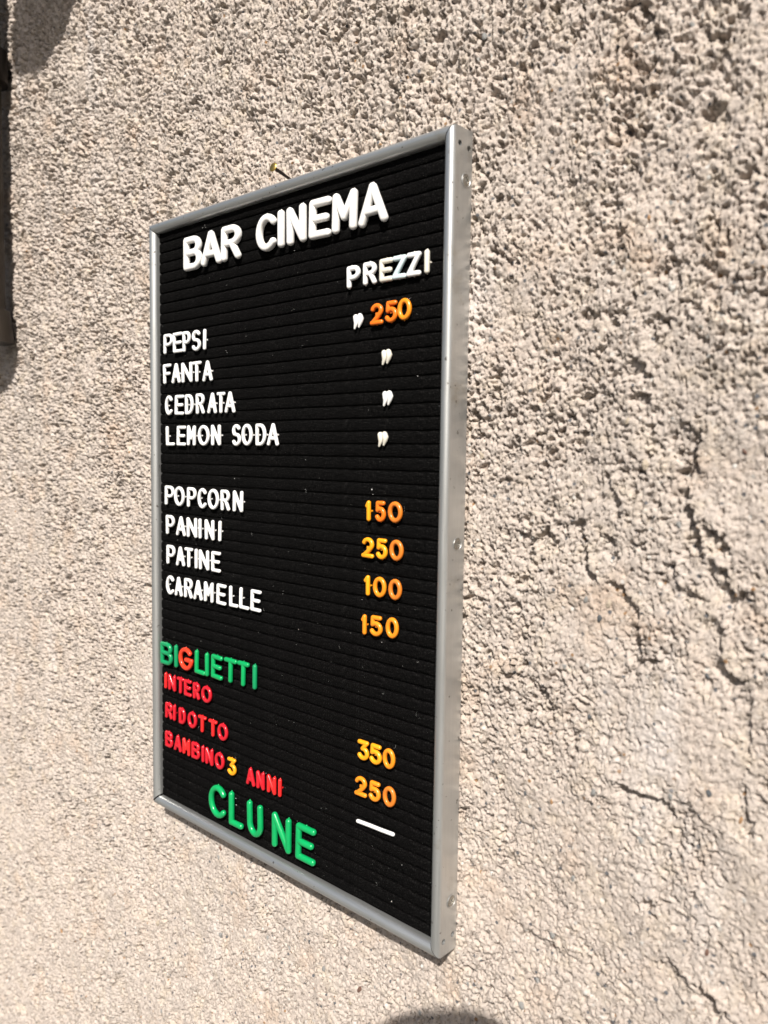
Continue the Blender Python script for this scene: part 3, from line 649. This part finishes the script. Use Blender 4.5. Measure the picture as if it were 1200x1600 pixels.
for rn, sz, row in ROWS:
    for i, (g, x, wd, zb) in enumerate(row):
        H, r, gap = SZ[sz]
        lab = grp = None; name = 'plastic_letter'; cat = 'letter'; var = 0; s = sz
        if rn == 'title':
            word, j = ('BAR', tcount) if tcount < 3 else ('CINEMA', tcount - 3); tcount += 1
            mat = 'title'; lab = f'large white letter {g}, {ORD[j]} letter of {word} in the title'; grp = 'large white title letters'
        elif rn == 'prezzi':
            mat = 'bluish' if i == 3 else ('cream' if i in (2, 5) else 'white'); nm_ = {'bluish': 'bluish white', 'cream': 'creamy white', 'white': 'white'}[mat]
            lab = f'{nm_} letter {g}, {ORD[i]} letter of the word PREZZI'; grp = 'white letters of the price heading'
        elif rn in PRICE:
            p, where = PRICE[rn]; mat = PCOL[rn][i]; name = 'plastic_numeral'; cat = 'numeral'
            lab = f'{CN[mat]} digit {g}, {ORD[i]} digit of the price {p} {where}'; grp = 'orange price digits'
        elif rn in DCOL:
            mat, lab = DCOL[rn]; name = 'ditto_mark'; cat = 'ditto mark'; grp = 'white ditto marks in the price column'; s = 'T'
        elif rn == 'three':
            mat = 'yellow'; name = 'plastic_numeral'; cat = 'numeral'; lab = 'small yellow digit 3 between the red words BAMBINO and ANNI'; grp = 'coloured digits in the ticket lines'
        elif rn == 'l4':
            word, j = ('LEMON', i) if i < 5 else ('SODA', i - 5); mat = 'white'
            lab = f'small white letter {g}, {ORD[j]} letter of {word} in the fourth drink line'; grp = 'small white menu letters'
        elif rn[0] in 'ls' :
            mat = 'white'; lab = f'small white letter {g}, {ORD[i]} letter of {W_[rn][1]}'; grp = 'small white menu letters'
        elif rn == 'big':
            mat = 'ored' if g == 'G' else ('dgreen' if i in (0, 1, 8) else 'green')
            lab = f"{'orange red' if g == 'G' else 'green'} letter {g}, {ORD[i]} letter of the word BIGLIETTI"; grp = 'ticket heading letters'
        elif rn == 'clu':
            mat = 'green'; lab = f'large glossy green letter {g}, {ORD[i]} letter of the bottom word CLUNE'; grp = 'large green letters'
        else:
            mat = 'bred' if (rn, i) in (('int', 0), ('ann', 3), ('bam', 2), ('ann', 2)) or rn == 'rid' and i in (4, 5) else 'red'
            lab = f'small red letter {g}, {ORD[i]} letter of {W_[rn][1]}'; grp = 'small red ticket letters'
        src = glyph(g, s, wd, 0)
        key = (g, s, mat, round(wd, 1))
        if key not in cache:
            c = src.copy(); c.materials.clear(); c.materials.append(M[mat]); cache[key] = c
        o = bpy.data.objects.new(name, cache[key]); COL.objects.link(o)
        zz = zb / 1000
        if rn == 'title': zz = 0.2455
        o.location = (x / 1000, YF - (gap + r) / 1000, zz)
        o.rotation_euler = (jit.uniform(-.02, .02), jit.uniform(-.018, .018), jit.uniform(-.03, .03))
        tag(o, lab, cat, grp)
bm = bmesh.new(); sweep(bm, [(-.0190, 0), (-.006, .0001), (.006, -.0001), (.0190, 0)], [.0016] * 4); bmesh.ops.recalc_face_normals(bm, faces=bm.faces)
me = bpy.data.meshes.new('plastic_dash'); bm.to_mesh(me); bm.free()
for p in me.polygons: p.use_smooth = True
o = link('plastic_dash', me, M['white']); o.location = (.1252, YF - .0026, -.2230); o.rotation_euler = (0, -.045, 0)
tag(o, 'white plastic dash under the two lowest orange prices', 'dash')

# ------------------------------------------------------------ dust and lint on the felt
bm = bmesh.new(); g = random.Random(3)
def fleck(x, y, z, s):
    vs = [bm.verts.new((x + g.uniform(-s, s), y + g.uniform(-s, s) * .5, z + g.uniform(-s, s))) for _ in range(4)]
    for f in ((0, 1, 2), (0, 2, 3), (0, 3, 1), (1, 3, 2)): bm.faces.new([vs[i] for i in f])
for _ in range(360):
    x = g.uniform(-.183, .183); z = g.uniform(-.29, .288)
    if z > 0 and g.random() < .35: continue
    fleck(x, YF - .0002, z, g.choice([.00014, .0002, .0002, .00028, .0004]))
for (x, z, s) in ((.115, .045, .0006), (.116, .041, .0004), (.152, -.245, .0005), (.142, -.278, .0007), (-.057, -.262, .0006), (-.058, -.256, .0005), (.16, .13, .0006), (-.06, .048, .0007)):
    fleck(x, YF - .0004, z, s); fleck(x, YF - .0004, z, s)
for _ in range(26):     # short curled fibres
    x = g.uniform(-.18, .18); z = g.uniform(-.285, .285); a = g.uniform(0, 6.3); prev = None
    for k in range(7):
        w2 = .000035
        va = bm.verts.new((x, YF - .0003, z + w2)); vb = bm.verts.new((x, YF - .0003 - w2, z - w2))
        if prev: bm.faces.new((prev[0], va, vb, prev[1]))
        prev = (va, vb); x += .0007 * math.cos(a); z += .0007 * math.sin(a); a += g.uniform(-.9, .9)
me = bpy.data.meshes.new('dust_specks'); bm.to_mesh(me); bm.free()
o = link('dust_specks', me, M['dust']); tag(o, 'pale dust specks and lint caught on the black felt', 'dust', kind='stuff')

# ------------------------------------------------------------ nail over the board
def rod(bm, a, b, r0, r1, n=16):
    a = Vector(a); b = Vector(b); d = b - a
    bmesh.ops.create_cone(bm, cap_ends=True, segments=n, radius1=r0, radius2=r1, depth=d.length, matrix=Matrix.Translation((a + b) / 2) @ d.to_track_quat('Z', 'Y').to_matrix().to_4x4())
na = Vector((.0026, -.0225, .3127)); nb = Vector((.0, .004, .3070))
nail = empty('nail', nb); tag(nail, 'brass headed nail driven into the wall above the top frame rail', 'nail')
bm = bmesh.new(); rod(bm, na - nb, (0, 0, 0), .00135, .0012); me = bpy.data.meshes.new('shank'); bm.to_mesh(me); bm.free(); link('shank', me, M['iron'], nail)
bm = bmesh.new(); bmesh.ops.create_uvsphere(bm, u_segments=24, v_segments=12, radius=.0040)
for v in bm.verts: v.co.z *= .26
me = bpy.data.meshes.new('nail_head'); bm.to_mesh(me); bm.free()
for p in me.polygons: p.use_smooth = True
o = link('nail_head', me, M['brass'], nail); o.location = na - nb; o.rotation_mode = 'QUATERNION'; o.rotation_quaternion = (na - nb).to_track_quat('Z', 'Y')

# ------------------------------------------------------------ downpipe at the far left
pr_, py_ = .020, -.029; px_ = -.5735
pipe = empty('drain_pipe', (px_, py_, .225)); tag(pipe, 'dark brown drain pipe ending against the wall at the far left', 'drain pipe')
bm = bmesh.new(); rod(bm, (0, 0, .0), (0, 0, .80), pr_, pr_, 40); me = bpy.data.meshes.new('pipe'); bm.to_mesh(me); bm.free()
link('pipe', me, M['pipe'], pipe)
bm = bmesh.new(); rod(bm, (0, 0, -.012), (0, 0, .03), .030, .025, 40); me = bpy.data.meshes.new('pipe_mouth'); bm.to_mesh(me); bm.free(); link('pipe_mouth', me, M['pipe'], pipe)
bm = bmesh.new(); rod(bm, (0, 0, .322), (0, 0, .362), .0285, .0285, 40); rod(bm, (.0, .01, .342), (.0, .045, .342), .006, .006, 12)
rod(bm, (.026, -.006, .342), (.036, -.010, .342), .009, .007, 16)
me = bpy.data.meshes.new('pipe_clamp'); bm.to_mesh(me); bm.free(); link('pipe_clamp', me, M['iron'], pipe)

# ------------------------------------------------------------ unseen shape added above the picture to cast the upper left shadow
occluder = empty('wall_occluder', (-.282, 0, 1.040)); tag(occluder, 'unseen domed shape on a bent arm, added to shade the upper left wall', 'occluder')
bm = bmesh.new()
prf = [(.018, .045), (.03, .042), (.055, .034), (.085, .019), (.105, 0.0), (.108, -.012), (.100, -.012)]
vs = [[bm.verts.new((r * math.cos(t * math.tau / 48), r * math.sin(t * math.tau / 48), z)) for t in range(48)] for r, z in prf]
for a, b in zip(vs, vs[1:]):
    for t in range(48): bm.faces.new((a[t], a[(t + 1) % 48], b[(t + 1) % 48], b[t]))
bm.faces.new(vs[0])
bmesh.ops.recalc_face_normals(bm, faces=bm.faces)
me = bpy.data.meshes.new('occluder_dome'); bm.to_mesh(me); bm.free()
sh = link('occluder_dome', me, M['glass'], occluder); sh.location = (0, -.20, -.150)
bm = bmesh.new(); bmesh.ops.create_uvsphere(bm, u_segments=24, v_segments=16, radius=.084); me = bpy.data.meshes.new('occluder_globe'); bm.to_mesh(me); bm.free()
gl = link('occluder_globe', me, M['title'], occluder); gl.location = (0, -.20, -.163)
bm = bmesh.new(); rod(bm, (0, 0, 0), (0, -.20, .0), .009, .009); rod(bm, (0, -.20, .0), (0, -.20, -.06), .009, .009)
me = bpy.data.meshes.new('occluder_arm'); bm.to_mesh(me); bm.free(); link('occluder_arm', me, M['iron'], occluder)

# ------------------------------------------------------------ the phone that takes the picture (its shadow lies along the lower edge)
bm = bmesh.new(); bmesh.ops.create_cube(bm, size=1)
for v in bm.verts: v.co = Vector((v.co.x * .150, v.co.y * .150, v.co.z * .008))
bmesh.ops.bevel(bm, geom=[e for e in bm.edges if abs((e.verts[0].co - e.verts[1].co).normalized().z) > .9], offset=.062, segments=10, profile=0.5, affect='EDGES')
me = bpy.data.meshes.new('phone'); bm.to_mesh(me); bm.free()
ph = link('phone', me, M['phone']); tag(ph, 'black phone held up in front of the wall to take the picture', 'phone')
ph.matrix_world = m @ Matrix.Translation((-.024, .0155, .012)) @ Matrix.Rotation(-.09, 4, 'Z')
gd = mk('ground', [(-30, -30, -1.5), (30, -30, -1.5), (30, 3, -1.5), (-30, 3, -1.5)], [(0, 1, 2, 3)], M['paving']); tag(gd, 'grey paving in front of the wall', kind='structure')
